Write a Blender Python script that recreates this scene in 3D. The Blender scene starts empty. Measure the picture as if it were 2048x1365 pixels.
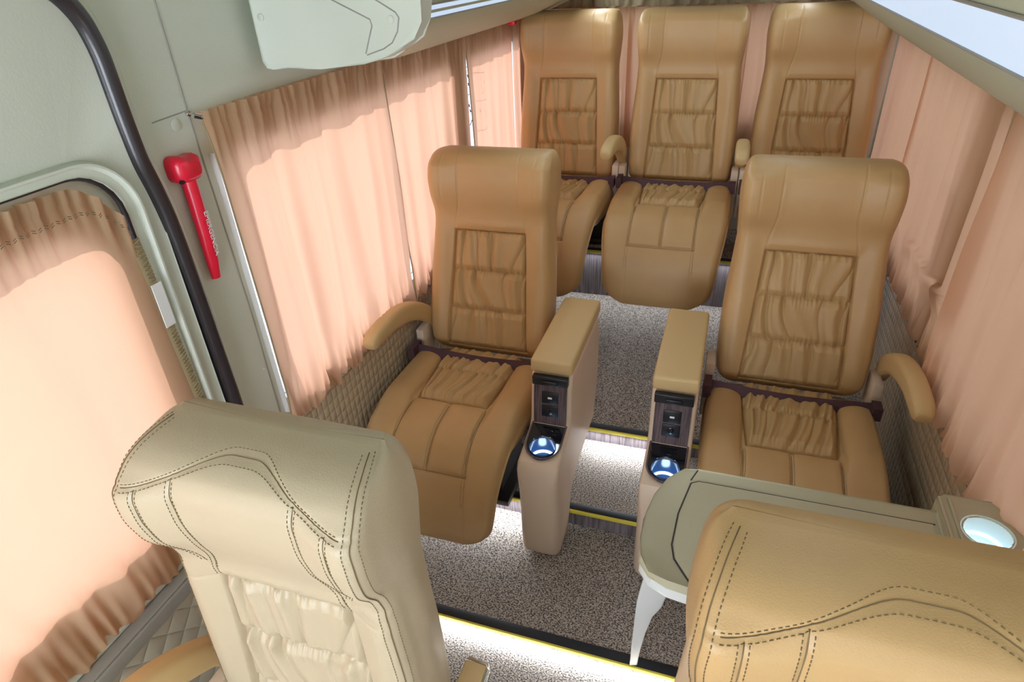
import bpy, bmesh, math, random
import numpy as np
from mathutils import Vector, Matrix
from mathutils.geometry import delaunay_2d_cdt
PI = math.pi
C = bpy.context.scene.collection
sc = bpy.context.scene

# ------------------------------------------------------------------ camera
YAW, PITCH, ROLL, FPX = 0.3466, 0.5434, -0.0541, 1271.2
CAMZ = 1.7345
def cam_axes():
    cy, sy = math.cos(YAW), math.sin(YAW)
    f = Vector((-sy*math.cos(PITCH), cy*math.cos(PITCH), -math.sin(PITCH)))
    r = Vector((cy, sy, 0)); u = r.cross(f)
    c, s = math.cos(ROLL), math.sin(ROLL)
    return c*r+s*u, -s*r+c*u, f
r_, u_, f_ = cam_axes()
cd = bpy.data.cameras.new('camera'); cam = bpy.data.objects.new('camera', cd); C.objects.link(cam)
m = Matrix.Identity(4)
for i in range(3):
    m[i][0], m[i][1], m[i][2] = r_[i], u_[i], -f_[i]
m[2][3] = CAMZ
cam.matrix_world = m
cd.sensor_width = 36; cd.lens = FPX/2048*36; cd.clip_start = 0.02
sc.camera = cam

# ------------------------------------------------------------------ world, sun, exposure
sc.view_settings.view_transform = 'Standard'; sc.view_settings.look = 'None'
sc.view_settings.gamma = 1; sc.view_settings.use_curve_mapping = False
sc.view_settings.exposure = 1.14
w = bpy.data.worlds.new('sky'); sc.world = w; w.use_nodes = True
bg = w.node_tree.nodes['Background']; bg.inputs[0].default_value = (0.88, 0.93, 0.98, 1); bg.inputs[1].default_value = 7.0
sd = bpy.data.lights.new('sun', 'SUN'); sd.energy = 10.3; sd.angle = math.radians(1.2); sd.color = (1.0, 0.93, 0.84)
sun = bpy.data.objects.new('sun', sd); C.objects.link(sun)
sun.rotation_euler = Vector((0.075, 0.045, -0.035)).to_track_quat('-Z', 'Y').to_euler()
def area(name, loc, size, size_y, energy, color, direction):
    l = bpy.data.lights.new(name, 'AREA'); l.shape = 'RECTANGLE'; l.size = size; l.size_y = size_y
    l.energy = energy; l.color = color
    o = bpy.data.objects.new(name, l); C.objects.link(o); o.location = loc
    o.rotation_euler = Vector(direction).to_track_quat('-Z', 'Y').to_euler()
    return o

# ------------------------------------------------------------------ materials
M = {}
def mat(name, col, rough=0.5, metal=0.0, spec=0.5, emis=None, estr=0.0, bump=None, var=None, coat=0.0):
    m = bpy.data.materials.new(name); m.use_nodes = True
    nt = m.node_tree; b = nt.nodes['Principled BSDF']
    b.inputs['Base Color'].default_value = (*col, 1); b.inputs['Roughness'].default_value = rough
    b.inputs['Metallic'].default_value = metal; b.inputs['Specular IOR Level'].default_value = spec
    b.inputs['Coat Weight'].default_value = coat
    if emis: b.inputs['Emission Color'].default_value = (*emis, 1); b.inputs['Emission Strength'].default_value = estr
    tc = nt.nodes.new('ShaderNodeTexCoord')
    if bump:
        n = nt.nodes.new('ShaderNodeTexNoise'); n.inputs['Scale'].default_value = bump[0]; n.inputs['Detail'].default_value = 3
        nt.links.new(tc.outputs['Object'], n.inputs['Vector'])
        bp = nt.nodes.new('ShaderNodeBump'); bp.inputs['Distance'].default_value = bump[1]; bp.inputs['Strength'].default_value = 0.6
        nt.links.new(n.outputs['Fac'], bp.inputs['Height']); nt.links.new(bp.outputs['Normal'], b.inputs['Normal'])
    if var:
        n2 = nt.nodes.new('ShaderNodeTexNoise'); n2.inputs['Scale'].default_value = var[0]; n2.inputs['Detail'].default_value = 4
        nt.links.new(tc.outputs['Object'], n2.inputs['Vector'])
        mx = nt.nodes.new('ShaderNodeMix'); mx.data_type = 'RGBA'
        mx.inputs['A'].default_value = (*[c*(1-var[1]) for c in col], 1); mx.inputs['B'].default_value = (*[min(1, c*(1+var[1])) for c in col], 1)
        nt.links.new(n2.outputs['Fac'], mx.inputs['Factor']); nt.links.new(mx.outputs['Result'], b.inputs['Base Color'])
    M[name] = m
    return m
mat('leather', (0.52, 0.325, 0.145), 0.42, spec=0.45, bump=(420, 0.0006), var=(9, 0.06))
mat('pleat_leather', (0.49, 0.315, 0.14), 0.45, spec=0.4, bump=(300, 0.0006), var=(12, 0.07))
mat('lit_cream_leather', (0.49, 0.40, 0.275), 0.42, spec=0.45, bump=(420, 0.0006), var=(9, 0.05))  # cream tone, with the bright front light partly put into the colour
mat('thread', (0.20, 0.135, 0.065), 0.8)
mat('piping', (0.10, 0.06, 0.03), 0.6)
mat('wall_plastic', (0.66, 0.69, 0.60), 0.5, bump=(250, 0.0005))
mat('headliner', (0.36, 0.40, 0.31), 0.8)
mat('cove_plastic', (0.46, 0.49, 0.36), 0.5, bump=(250, 0.0004))
mat('tray_plastic', (0.47, 0.43, 0.30), 0.5, bump=(500, 0.0006))
mat('pale_plastic', (0.70, 0.70, 0.68), 0.4)
mat('grey_plastic', (0.33, 0.32, 0.29), 0.45, bump=(300, 0.0004))
mat('console_vinyl', (0.66, 0.51, 0.385), 0.5, bump=(500, 0.0005))
mat('lid_vinyl', (0.60, 0.42, 0.20), 0.5, bump=(500, 0.0005))
mat('black_rubber', (0.028, 0.022, 0.026), 0.28, spec=0.6)
mat('black_plastic', (0.012, 0.012, 0.016), 0.35)
mat('gloss_black', (0.008, 0.008, 0.012), 0.08, coat=1.0)
mat('belt', (0.075, 0.03, 0.04), 0.7, bump=(900, 0.0004))
mat('dark_metal', (0.06, 0.055, 0.055), 0.5, 0.6)
mat('chrome', (0.8, 0.8, 0.8), 0.15, 1.0)
mat('red_plastic', (0.86, 0.010, 0.045), 0.3, spec=0.6)
mat('white_paint', (0.85, 0.85, 0.85), 0.5)
mat('yellow', (0.80, 0.68, 0.08), 0.5)
mat('black_trim', (0.012, 0.012, 0.02), 0.5)
mat('led', (0.3, 0.3, 0.3), 0.5, emis=(0.60, 0.77, 1.0), estr=0.36)
mat('step_led', (1, 1, 1), 0.5, emis=(0.86, 0.94, 1.0), estr=1.5)
mat('cup_led', (1, 1, 1), 0.5, emis=(0.55, 0.78, 1.0), estr=1.8)
mat('cup_white', (0.75, 0.85, 0.85), 0.4, emis=(0.8, 0.97, 1.0), estr=0.05)
mat('blue_cup', (0.02, 0.05, 0.13), 0.15, spec=0.8)
mat('frame_lilac', (0.60, 0.60, 0.61), 0.45)

def node_mat(name):
    m = bpy.data.materials.new(name); m.use_nodes = True; M[name] = m
    nt = m.node_tree
    return m, nt, nt.nodes['Principled BSDF'], nt.nodes, nt.links
# carpet: light and dark flecks
m, nt, b, N, L = node_mat('carpet')
tc = N.new('ShaderNodeTexCoord')
mp = N.new('ShaderNodeMapping'); mp.inputs['Scale'].default_value = (1, 1.3, 1); L.new(tc.outputs['Object'], mp.inputs['Vector'])
n = N.new('ShaderNodeTexNoise'); n.inputs['Scale'].default_value = 190; n.inputs['Detail'].default_value = 2.5; L.new(mp.outputs['Vector'], n.inputs['Vector'])
cr = N.new('ShaderNodeValToRGB'); cr.color_ramp.elements[0].position = 0.38; cr.color_ramp.elements[0].color = (0.055, 0.045, 0.045, 1)
cr.color_ramp.elements[1].position = 0.60; cr.color_ramp.elements[1].color = (0.56, 0.49, 0.43, 1)
e = cr.color_ramp.elements.new(0.48); e.color = (0.27, 0.225, 0.20, 1)
L.new(n.outputs['Fac'], cr.inputs['Fac']); L.new(cr.outputs['Color'], b.inputs['Base Color']); b.inputs['Roughness'].default_value = 0.95
bp = N.new('ShaderNodeBump'); bp.inputs['Distance'].default_value = 0.003; bp.inputs['Strength'].default_value = 0.5; L.new(n.outputs['Fac'], bp.inputs['Height']); L.new(bp.outputs['Normal'], b.inputs['Normal'])
# wood grain (vertical)
def wood(name, c0, c1, scl, rough):
    m, nt, b, N, L = node_mat(name)
    tc = N.new('ShaderNodeTexCoord'); mp = N.new('ShaderNodeMapping'); mp.inputs['Scale'].default_value = scl; L.new(tc.outputs['Object'], mp.inputs['Vector'])
    n = N.new('ShaderNodeTexNoise'); n.inputs['Scale'].default_value = 1; n.inputs['Detail'].default_value = 5; L.new(mp.outputs['Vector'], n.inputs['Vector'])
    cr = N.new('ShaderNodeValToRGB'); cr.color_ramp.elements[0].position = 0.35; cr.color_ramp.elements[0].color = (*c0, 1)
    cr.color_ramp.elements[1].position = 0.65; cr.color_ramp.elements[1].color = (*c1, 1)
    L.new(n.outputs['Fac'], cr.inputs['Fac']); L.new(cr.outputs['Color'], b.inputs['Base Color']); b.inputs['Roughness'].default_value = rough
wood('riser_wood', (0.10, 0.075, 0.085), (0.27, 0.23, 0.25), (130, 6, 6), 0.45)
wood('trim_wood', (0.055, 0.035, 0.04), (0.17, 0.12, 0.125), (260, 14, 14), 0.35)
# curtains: cloth that passes light
def cloth(name, dif, tra, fac, bscale=900):
    m = bpy.data.materials.new(name); m.use_nodes = True; M[name] = m; nt = m.node_tree; N = nt.nodes; L = nt.links
    out = N['Material Output']; N.remove(N['Principled BSDF'])
    d = N.new('ShaderNodeBsdfDiffuse'); d.inputs['Color'].default_value = (*dif, 1)
    t = N.new('ShaderNodeBsdfTranslucent'); t.inputs['Color'].default_value = (*tra, 1)
    mx = N.new('ShaderNodeMixShader'); mx.inputs[0].default_value = fac
    tc = N.new('ShaderNodeTexCoord'); n = N.new('ShaderNodeTexNoise'); n.inputs['Scale'].default_value = bscale
    L.new(tc.outputs['Object'], n.inputs['Vector'])
    bp = N.new('ShaderNodeBump'); bp.inputs['Distance'].default_value = 0.0006; bp.inputs['Strength'].default_value = 0.3
    L.new(n.outputs['Fac'], bp.inputs['Height']); L.new(bp.outputs['Normal'], d.inputs['Normal'])
    L.new(d.outputs[0], mx.inputs[1]); L.new(t.outputs[0], mx.inputs[2]); L.new(mx.outputs[0], out.inputs[0])
cloth('curtain', (0.52, 0.40, 0.255), (0.95, 0.50, 0.30), 0.5)
cloth('curtain_border', (0.42, 0.34, 0.20), (0.5, 0.36, 0.2), 0.15, 400)
cloth('sheet_dark', (0.30, 0.24, 0.15), (0.3, 0.2, 0.1), 0.2, 60)
# glass panes: clear windscreen, tinted side windows
def pane(name, c):
    m = bpy.data.materials.new(name); m.use_nodes = True; M[name] = m; nt = m.node_tree; N = nt.nodes; L = nt.links
    out = N['Material Output']; N.remove(N['Principled BSDF'])
    t = N.new('ShaderNodeBsdfTransparent'); t.inputs[0].default_value = (*c, 1)
    g = N.new('ShaderNodeBsdfGlossy'); g.inputs['Roughness'].default_value = 0.02
    mx = N.new('ShaderNodeMixShader'); mx.inputs[0].default_value = 0.05
    L.new(t.outputs[0], mx.inputs[1]); L.new(g.outputs[0], mx.inputs[2]); L.new(mx.outputs[0], out.inputs[0])
pane('glass', (0.95, 0.97, 1.0)); pane('tinted_glass', (0.37, 0.39, 0.44)); pane('dimming_glass', (0.26, 0.27, 0.29))  # tints set to hold back daylight, the darkest at right and rear
# quilted vinyl: lines in the (Y,Z) plane, either a grid or diamonds
def quilt(name, col, cell_y, cell_z, rot):
    m, nt, b, N, L = node_mat(name)
    tc = N.new('ShaderNodeTexCoord'); sp = N.new('ShaderNodeSeparateXYZ'); L.new(tc.outputs['Object'], sp.inputs[0])
    cb = N.new('ShaderNodeCombineXYZ'); L.new(sp.outputs['Y'], cb.inputs['X']); L.new(sp.outputs['Z'], cb.inputs['Y'])
    mp = N.new('ShaderNodeMapping'); mp.vector_type = 'POINT'; mp.inputs['Rotation'].default_value = (0, 0, rot); L.new(cb.outputs[0], mp.inputs['Vector'])
    sp2 = N.new('ShaderNodeSeparateXYZ'); L.new(mp.outputs['Vector'], sp2.inputs[0])
    hs = []
    for ax, cell in (('X', cell_y), ('Y', cell_z)):
        a = N.new('ShaderNodeMath'); a.operation = 'MULTIPLY'; a.inputs[1].default_value = PI/cell; L.new(sp2.outputs[ax], a.inputs[0])
        s = N.new('ShaderNodeMath'); s.operation = 'SINE'; L.new(a.outputs[0], s.inputs[0])
        ab = N.new('ShaderNodeMath'); ab.operation = 'ABSOLUTE'; L.new(s.outputs[0], ab.inputs[0])
        p = N.new('ShaderNodeMath'); p.operation = 'POWER'; p.inputs[1].default_value = 0.45; L.new(ab.outputs[0], p.inputs[0]); hs.append(p)
    mu = N.new('ShaderNodeMath'); mu.operation = 'MULTIPLY'; L.new(hs[0].outputs[0], mu.inputs[0]); L.new(hs[1].outputs[0], mu.inputs[1])
    bp = N.new('ShaderNodeBump'); bp.inputs['Distance'].default_value = 0.006; bp.inputs['Strength'].default_value = 0.9
    L.new(mu.outputs[0], bp.inputs['Height']); L.new(bp.outputs['Normal'], b.inputs['Normal'])
    b.inputs['Base Color'].default_value = (*col, 1); b.inputs['Roughness'].default_value = 0.5
quilt('quilt_grid', (0.46, 0.36, 0.24), 0.028, 0.036, 0.0)
quilt('quilt_diamond', (0.46, 0.41, 0.31), 0.052, 0.052, PI/4)

# ------------------------------------------------------------------ mesh helpers
def link(name, me, mats, parent=None, smooth=True):
    if not isinstance(mats, (list, tuple)): mats = [mats]
    for k in mats: me.materials.append(M[k] if isinstance(k, str) else k)
    if smooth: me.shade_smooth()
    o = bpy.data.objects.new(name, me); C.objects.link(o)
    if parent: o.parent = parent
    return o
def empty(name, loc=(0, 0, 0)):
    o = bpy.data.objects.new(name, None); C.objects.link(o); o.location = loc; o.empty_display_size = 0.1
    return o
def tag(o, label=None, cat=None, group=None, kind=None):
    if label: o['label'] = label
    if cat: o['category'] = cat
    if group: o['group'] = group
    if kind: o['kind'] = kind
    return o
def struct(o): o['kind'] = 'structure'; return o
class MB:
    """collects simple shapes into one mesh"""
    def __init__(s): s.v = []; s.f = []
    def add(s, v, f):
        n = len(s.v); s.v += [tuple(map(float, p)) for p in v]; s.f += [tuple(i+n for i in q) for q in f]
    def box(s, x0, x1, y0, y1, z0, z1):
        s.add([(x, y, z) for x in (x0, x1) for y in (y0, y1) for z in (z0, z1)],
              [(0, 1, 3, 2), (4, 6, 7, 5), (0, 4, 5, 1), (2, 3, 7, 6), (0, 2, 6, 4), (1, 5, 7, 3)])
    def loft(s, rings, closed=True, caps=True):
        n = len(rings[0]); v = [p for r in rings for p in r]; f = []
        for i in range(len(rings)-1):
            for j in range(n if closed else n-1):
                k = (j+1) % n
                f.append((i*n+j, i*n+k, (i+1)*n+k, (i+1)*n+j))
        if caps and closed:
            f.append(tuple(range(n-1, -1, -1))); f.append(tuple((len(rings)-1)*n+j for j in range(n)))
        s.add(v, f)
    def tube(s, pts, r, seg=8, flat=None, caps=True):
        pts = [Vector(p) for p in pts]; rings = []; up = None
        rr = r if isinstance(r, (list, tuple)) else [r]*len(pts)
        for i, p in enumerate(pts):
            t = (pts[min(i+1, len(pts)-1)]-pts[max(i-1, 0)]).normalized()
            if up is None:
                up = Vector((0, 0, 1)) if abs(t.z) < 0.9 else Vector((1, 0, 0))
                if flat: up = Vector(flat)
            a = t.cross(up).normalized(); up2 = a.cross(t).normalized()
            if not flat: up = up2
            q = rr[i] if isinstance(rr[i], tuple) else (rr[i], rr[i])
            rings.append([p+a*math.cos(2*PI*k/seg)*q[0]+up2*math.sin(2*PI*k/seg)*q[1] for k in range(seg)])
        s.loft(rings, True, caps)
    def lathe(s, prof, c, seg=32):
        rings = [[(c[0]+r*math.cos(2*PI*k/seg), c[1]+r*math.sin(2*PI*k/seg), c[2]+z) for k in range(seg)] for r, z in prof]
        s.loft(rings, True, False)
    def disc(s, c, n, r, h, seg=20):
        n = Vector(n).normalized(); a = n.orthogonal().normalized(); b = n.cross(a); c = Vector(c)
        ring = lambda rad, d: [c+n*d+(a*math.cos(2*PI*k/seg)+b*math.sin(2*PI*k/seg))*rad for k in range(seg)]
        s.loft([ring(r, 0), ring(r, h*0.7), ring(r*0.85, h)])
    def mesh(s, name):
        me = bpy.data.meshes.new(name); me.from_pydata(s.v, [], s.f); me.update(); return me
    def build(s, name, mats, parent=None, smooth=True, bevel=0, seg=2):
        me = s.mesh(name)
        bm = bmesh.new(); bm.from_mesh(me); bmesh.ops.remove_doubles(bm, verts=bm.verts, dist=1e-6)
        if bevel:
            es = [e for e in bm.edges if len(e.link_faces) == 2 and e.calc_face_angle(0) > 0.6]
            bmesh.ops.bevel(bm, geom=es, offset=bevel, segments=seg, profile=0.5, affect='EDGES', clamp_overlap=True)
        bmesh.ops.recalc_face_normals(bm, faces=bm.faces)
        bm.to_mesh(me); bm.free()
        o = link(name, me, mats, parent, smooth)
        if smooth: sharp(me)
        return o
def sharp(me, ang=0.7):
    bm = bmesh.new(); bm.from_mesh(me)
    for e in bm.edges:
        e.smooth = not (len(e.link_faces) == 2 and e.calc_face_angle(0) > ang)
    bm.to_mesh(me); bm.free()
def grid_mesh(name, P, closed_u=False, cap0=False, cap1=False):
    """P: (rows, cols, 3) array"""
    R, K, _ = P.shape
    v = P.reshape(-1, 3)
    i = np.arange(R-1)[:, None]; j = np.arange(K if closed_u else K-1)[None, :]; k = (j+1) % K
    f = np.stack([i*K+j, i*K+k, (i+1)*K+k, (i+1)*K+j], -1).reshape(-1, 4).tolist()
    v = v.tolist()
    if cap0: v.append(P[0].mean(0).tolist()); c = len(v)-1; f += [(c, (q+1) % K, q) for q in range(K)]
    if cap1: v.append(P[-1].mean(0).tolist()); c = len(v)-1; b0 = (R-1)*K; f += [(c, b0+q, b0+(q+1) % K) for q in range(K)]
    me = bpy.data.meshes.new(name); me.from_pydata(v, [], f); me.update()
    bm = bmesh.new(); bm.from_mesh(me); bmesh.ops.recalc_face_normals(bm, faces=bm.faces); bm.to_mesh(me); bm.free()
    return me
def pchip(xs, ys, x):
    xs = np.array(xs, float); ys = np.array(ys, float); h = np.diff(xs); d = np.diff(ys)/h
    mm = np.zeros_like(ys); mm[0] = d[0]; mm[-1] = d[-1]
    for i in range(1, len(xs)-1):
        if d[i-1]*d[i] > 0:
            w1, w2 = 2*h[i]+h[i-1], h[i]+2*h[i-1]; mm[i] = (w1+w2)/(w1/d[i-1]+w2/d[i])
    x = np.clip(x, xs[0], xs[-1]); i = np.clip(np.searchsorted(xs, x)-1, 0, len(h)-1); t = (x-xs[i])/h[i]
    return (2*t**3-3*t**2+1)*ys[i]+(t**3-2*t**2+t)*h[i]*mm[i]+(-2*t**3+3*t**2)*ys[i+1]+(t**3-t**2)*h[i]*mm[i+1]
def sst(a, b, x):
    t = np.clip((x-a)/(b-a), 0, 1); return t*t*(3-2*t)
def gs(x, s): return np.exp(-(x/s)**2)
def rrect(y0, y1, z0, z1, r, n=6):
    out = []
    for cx, cz, a0 in ((y1-r, z1-r, 0), (y0+r, z1-r, PI/2), (y0+r, z0+r, PI), (y1-r, z0+r, 1.5*PI)):
        for k in range(n+1):
            a = a0+PI/2*k/n; out.append((cx+r*math.cos(a), cz+r*math.sin(a)))
    return out
def plate(name, outer, holes, to3, thick, mats, parent=None, smooth=False, bevel=0):
    """flat plate with holes; to3(u, v, depth) -> point"""
    pts = [Vector(p) for p in outer]; faces = [list(range(len(outer)))]; edges = []
    n = len(outer); edges += [(i, (i+1) % n) for i in range(n)]
    for h in holes:
        b = len(pts); pts += [Vector(p) for p in h]; edges += [(b+i, b+(i+1) % len(h)) for i in range(len(h))]
    vo, eo, fo, *_ = delaunay_2d_cdt(pts, edges, [], 0, 1e-6)
    def inside(p, poly):
        c = False; j = len(poly)-1
        for i in range(len(poly)):
            a, b = poly[i], poly[j]
            if (a[1] > p[1]) != (b[1] > p[1]) and p[0] < (b[0]-a[0])*(p[1]-a[1])/(b[1]-a[1])+a[0]: c = not c
            j = i
        return c
    ff = []
    for f in fo:
        cx = sum(vo[i][0] for i in f)/len(f); cy = sum(vo[i][1] for i in f)/len(f)
        if inside((cx, cy), outer) and not any(inside((cx, cy), h) for h in holes): ff.append(tuple(f))
    n = len(vo); v = [to3(p[0], p[1], 0) for p in vo]+[to3(p[0], p[1], thick) for p in vo]
    cnt = {}
    for f in ff:
        for a, b in zip(f, f[1:]+f[:1]): cnt[(a, b)] = 1
    sides = [(a, b, b+n, a+n) for (a, b) in cnt if (b, a) not in cnt]
    mb = MB(); mb.add(v, ff+[tuple(i+n for i in reversed(f)) for f in ff]+sides)
    return mb.build(name, mats, parent, smooth, bevel)
def bool_cut(o, cutters):
    for c in cutters:
        me = c.mesh('cut'); bm = bmesh.new(); bm.from_mesh(me); bmesh.ops.recalc_face_normals(bm, faces=bm.faces); bm.to_mesh(me); bm.free()
        co = bpy.data.objects.new('cut', me); C.objects.link(co); bpy.context.view_layer.update(); co.matrix_world = o.matrix_world.copy()
        md = o.modifiers.new('b', 'BOOLEAN'); md.operation = 'DIFFERENCE'; md.object = co; md.solver = 'EXACT'
        bpy.context.view_layer.update()
        dg = bpy.context.evaluated_depsgraph_get(); new = bpy.data.meshes.new_from_object(o.evaluated_get(dg))
        o.modifiers.clear(); o.data = new; bpy.data.objects.remove(co)
    sharp(o.data)
def text_mesh(body, size, depth):
    cu = bpy.data.curves.new('t', 'FONT'); cu.body = body; cu.size = size; cu.extrude = depth; cu.align_x = 'CENTER'; cu.align_y = 'CENTER'
    o = bpy.data.objects.new('t', cu); C.objects.link(o); bpy.context.view_layer.update()
    me = bpy.data.meshes.new_from_object(o.evaluated_get(bpy.context.evaluated_depsgraph_get())); bpy.data.objects.remove(o)
    return me

# ------------------------------------------------------------------ the shell of the van
XL, XR, YR, YF = -1.14, 0.68, 3.66, -1.1
CEIL = 1.95
Z0, Z1, Z2, Z3, Z4 = -0.105, -0.08, 0.0, 0.07, 0.34          # floor levels, stepping up to the rear
Y1, Y2, Y3, Y4 = 1.155, 1.637, 2.03, 3.20
mb = MB()
mb.box(XL, XR, YF, Y1, Z0-0.1, Z0); mb.box(XL, XR, Y1, Y2, Z0-0.1, Z1); mb.box(XL, XR, Y2, Y3, Z0-0.1, Z2)
mb.box(XL, XR, Y3, Y4, Z0-0.1, Z3); mb.box(XL, XR, Y4, YR, Z0-0.1, Z4)
struct(mb.build('floor', 'carpet', smooth=False))
k = 0
for y, za, zb in ((Y1, Z0, Z1), (Y2, Z1, Z2), (Y3, Z2, Z3), (Y4, Z3, Z4)):
    k += 1
    mb = MB(); mb.box(XL, XR, y-0.006, y-0.0005, za, zb-0.004); struct(mb.build('trim_%d' % k, 'riser_wood', smooth=False))
winL = [rrect(-0.55, 0.825, 0.69, 1.335, 0.09), rrect(1.190, 2.53, 0.655, 1.368, 0.04), rrect(2.67, 3.42, 0.655, 1.368, 0.04)]
winR = [rrect(-0.8, 0.75, 0.70, 1.34, 0.06), rrect(0.9, 2.0, 0.67, 1.34, 0.05), rrect(2.12, 3.60, 0.67, 1.36, 0.03)]
outer = [(YF, Z0-0.1), (YR, Z0-0.1), (YR, CEIL), (YF, CEIL)]
struct(plate('wall_left', outer, winL, lambda u, v, d: (XL-d, u, v), 0.05, 'wall_plastic'))
struct(plate('wall_right', outer, winR, lambda u, v, d: (XR+d, u, v), 0.05, 'wall_plastic'))
outer = [(XL-0.05, Z0-0.1), (XR+0.05, Z0-0.1), (XR+0.05, CEIL), (XL-0.05, CEIL)]
winB = [rrect(-1.05, -0.28, 0.95, 1.45, 0.05), rrect(-0.18, 0.6, 0.95, 1.45, 0.05)]
struct(plate('wall_rear', outer, winB, lambda u, v, d: (u, YR+d, v), 0.05, 'wall_plastic'))
winF = [rrect(-1.08, 0.08, 0.75, 1.60, 0.1)]
struct(plate('wall_front', outer, winF, lambda u, v, d: (u, YF-d, v), 0.05, 'wall_plastic'))
mb = MB(); mb.box(XL-0.05, XR+0.05, YF-0.05, YR+0.05, CEIL, CEIL+0.04); struct(mb.build('ceiling', 'headliner', smooth=False))
k = 0
for ws, f in ((winL, lambda u, v, d: (XL-0.03-d, u, v)), (winR, lambda u, v, d: (XR+0.03+d, u, v)), (winB, lambda u, v, d: (u, YR+0.03+d, v)), (winF, lambda u, v, d: (u, YF-0.03-d, v))):
    for h in ws:
        k += 1
        struct(plate('window_%d' % k, h, [], f, 0.004, 'glass' if ws is winF else 'tinted_glass' if ws is winL else 'dimming_glass'))
# daylight enters by the windows: portals for the sampler
def portal(c, sx, sy, d):
    o = area('window_portal', c, sx, sy, 1, (1, 1, 1), d); o.data.cycles.is_portal = True
portal((-0.50, YF-0.035, 1.175), 1.16, 0.85, (0, 1, 0))
portal((XR+0.045, 1.45, 1.005), 1.1, 0.67, (-1, 0, 0)); portal((XR+0.045, 2.86, 1.015), 1.48, 0.69, (-1, 0, 0)); portal((XR+0.045, -0.025, 1.02), 1.55, 0.64, (-1, 0, 0))
portal((XL-0.045, 1.86, 1.01), 1.34, 0.71, (1, 0, 0)); portal((XL-0.045, 3.045, 1.01), 0.75, 0.71, (1, 0, 0)); portal((XL-0.045, 0.14, 1.01), 1.38, 0.65, (1, 0, 0))

mb = MB(); mb.box(XL-0.034, XL-0.022, 1.906, 1.920, 0.65, 1.372); struct(mb.build('trim_8', 'black_rubber', smooth=False))  # bar added on the glass to keep sun out of the curtain gap
mb = MB(); mb.box(XL-0.034, XL-0.022, 3.256, 3.272, 0.65, 1.372); struct(mb.build('trim_9', 'black_rubber', smooth=False))  # second added bar, stops sun leaking past the rear left curtains
# ---- the sliding door: panel around its window, window rim, rubber seal, pillar trim
D = struct(empty('door_1', (XL, 0.2, 0.5)))
def at_door(o): o.parent = D; o.location = (-XL, -0.2, -0.5); return o
at_door(plate('door_panel', [(YF+0.02, 0.53), (0.972, 0.53), (0.972, 1.42), (0.95, 1.50), (0.95, 1.70), (0.90, 1.76), (0.7, 1.80), (YF+0.02, 1.80)],
      [rrect(-0.6, 0.905, 0.535, 1.432, 0.10)], lambda u, v, d: (XL+0.022-d, u, v), 0.02, 'wall_plastic', smooth=True, bevel=0.004))
rim = rrect(-0.6, 0.905, 0.50, 1.432, 0.10, 10)
mb = MB(); ring = [(XL+0.012, u, v) for u, v in rim]; ring.append(ring[0])
mb.tube(ring, 0.007, 8, caps=False)
at_door(mb.build('window_gasket', 'black_rubber'))
rim = rrect(-0.62, 0.930, 0.48, 1.452, 0.115, 10)
mb = MB(); ring = [(XL+0.02, u, v) for u, v in rim]; ring.append(ring[0]); mb.tube(ring, [(0.007, 0.016)]*len(ring), 10, caps=False)
at_door(mb.build('window_rim', 'wall_plastic'))
seal = [(1.000, -0.1), (1.000, 0.30), (1.0, 0.60), (0.999, 0.809), (0.997, 0.96), (0.994, 1.146), (0.988, 1.29), (0.979, 1.36), (0.967, 1.43), (0.963, 1.52), (0.962, 1.60), (0.953, 1.66), (0.93, 1.705), (0.88, 1.745), (0.8, 1.775), (0.6, 1.79), (-0.5, 1.79)]
ss = np.linspace(0, 1, len(seal)); tt = np.linspace(0, 1, 70)
py = pchip(ss, [p[0] for p in seal], tt); pz = pchip(ss, [p[1] for p in seal], tt)
mb = MB(); mb.tube([(XL+0.023, a, b) for a, b in zip(py, pz)], [(0.018, 0.020)]*70, 12, flat=(1, 0, 0)); 
mb.tube([(XL+0.028, a-0.012, b) for a, b in zip(py, pz)], 0.006, 8)
tag(mb.build('door_seal', 'black_rubber'), 'black rubber seal curving down the left side around the sliding door', 'door seal')
mb = MB(); mb.tube([(XL+0.004, a+0.030, b) for a, b in zip(py, pz)], [(0.014, 0.016)]*70, 10, flat=(1, 0, 0))
struct(mb.build('trim_5', 'wall_plastic'))
# pillar between the door and the side window: seams, plug caps, edge of the window recess
mb = MB(); mb.tube([(XL+0.0005, 1.150, 1.95), (XL+0.0005, 1.149, 1.48), (XL+0.0005, 1.155, 1.30), (XL+0.0005, 1.163, 0.95), (XL+0.0005, 1.160, 0.62)], 0.0022, 6)
mb.tube([(XL+0.0005, 1.048, 1.476), (XL+0.0005, 1.150, 1.480)], 0.0015, 6)
struct(mb.build('trim_6', 'grey_plastic'))
mb = MB(); mb.tube([(XL+0.003, 1.180, 1.38), (XL+0.003, 1.182, 0.95), (XL+0.003, 1.186, 0.63)], [(0.005, 0.010)]*3, 8, flat=(1, 0, 0)); struct(mb.build('trim_7', 'white_paint'))
for (y, z, r, lab) in ((1.105, 1.459, 0.0135, 'round white plug cap on the pillar above the red hammer'), (1.150, 0.80, 0.006, 'tiny round screw cap low on the pillar beside the left curtain')):
    mb = MB(); mb.disc((XL, y, z), (1, 0, 0), r, 0.004); tag(mb.build('plug_cap', 'wall_plastic'), lab, 'plug cap')

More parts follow.
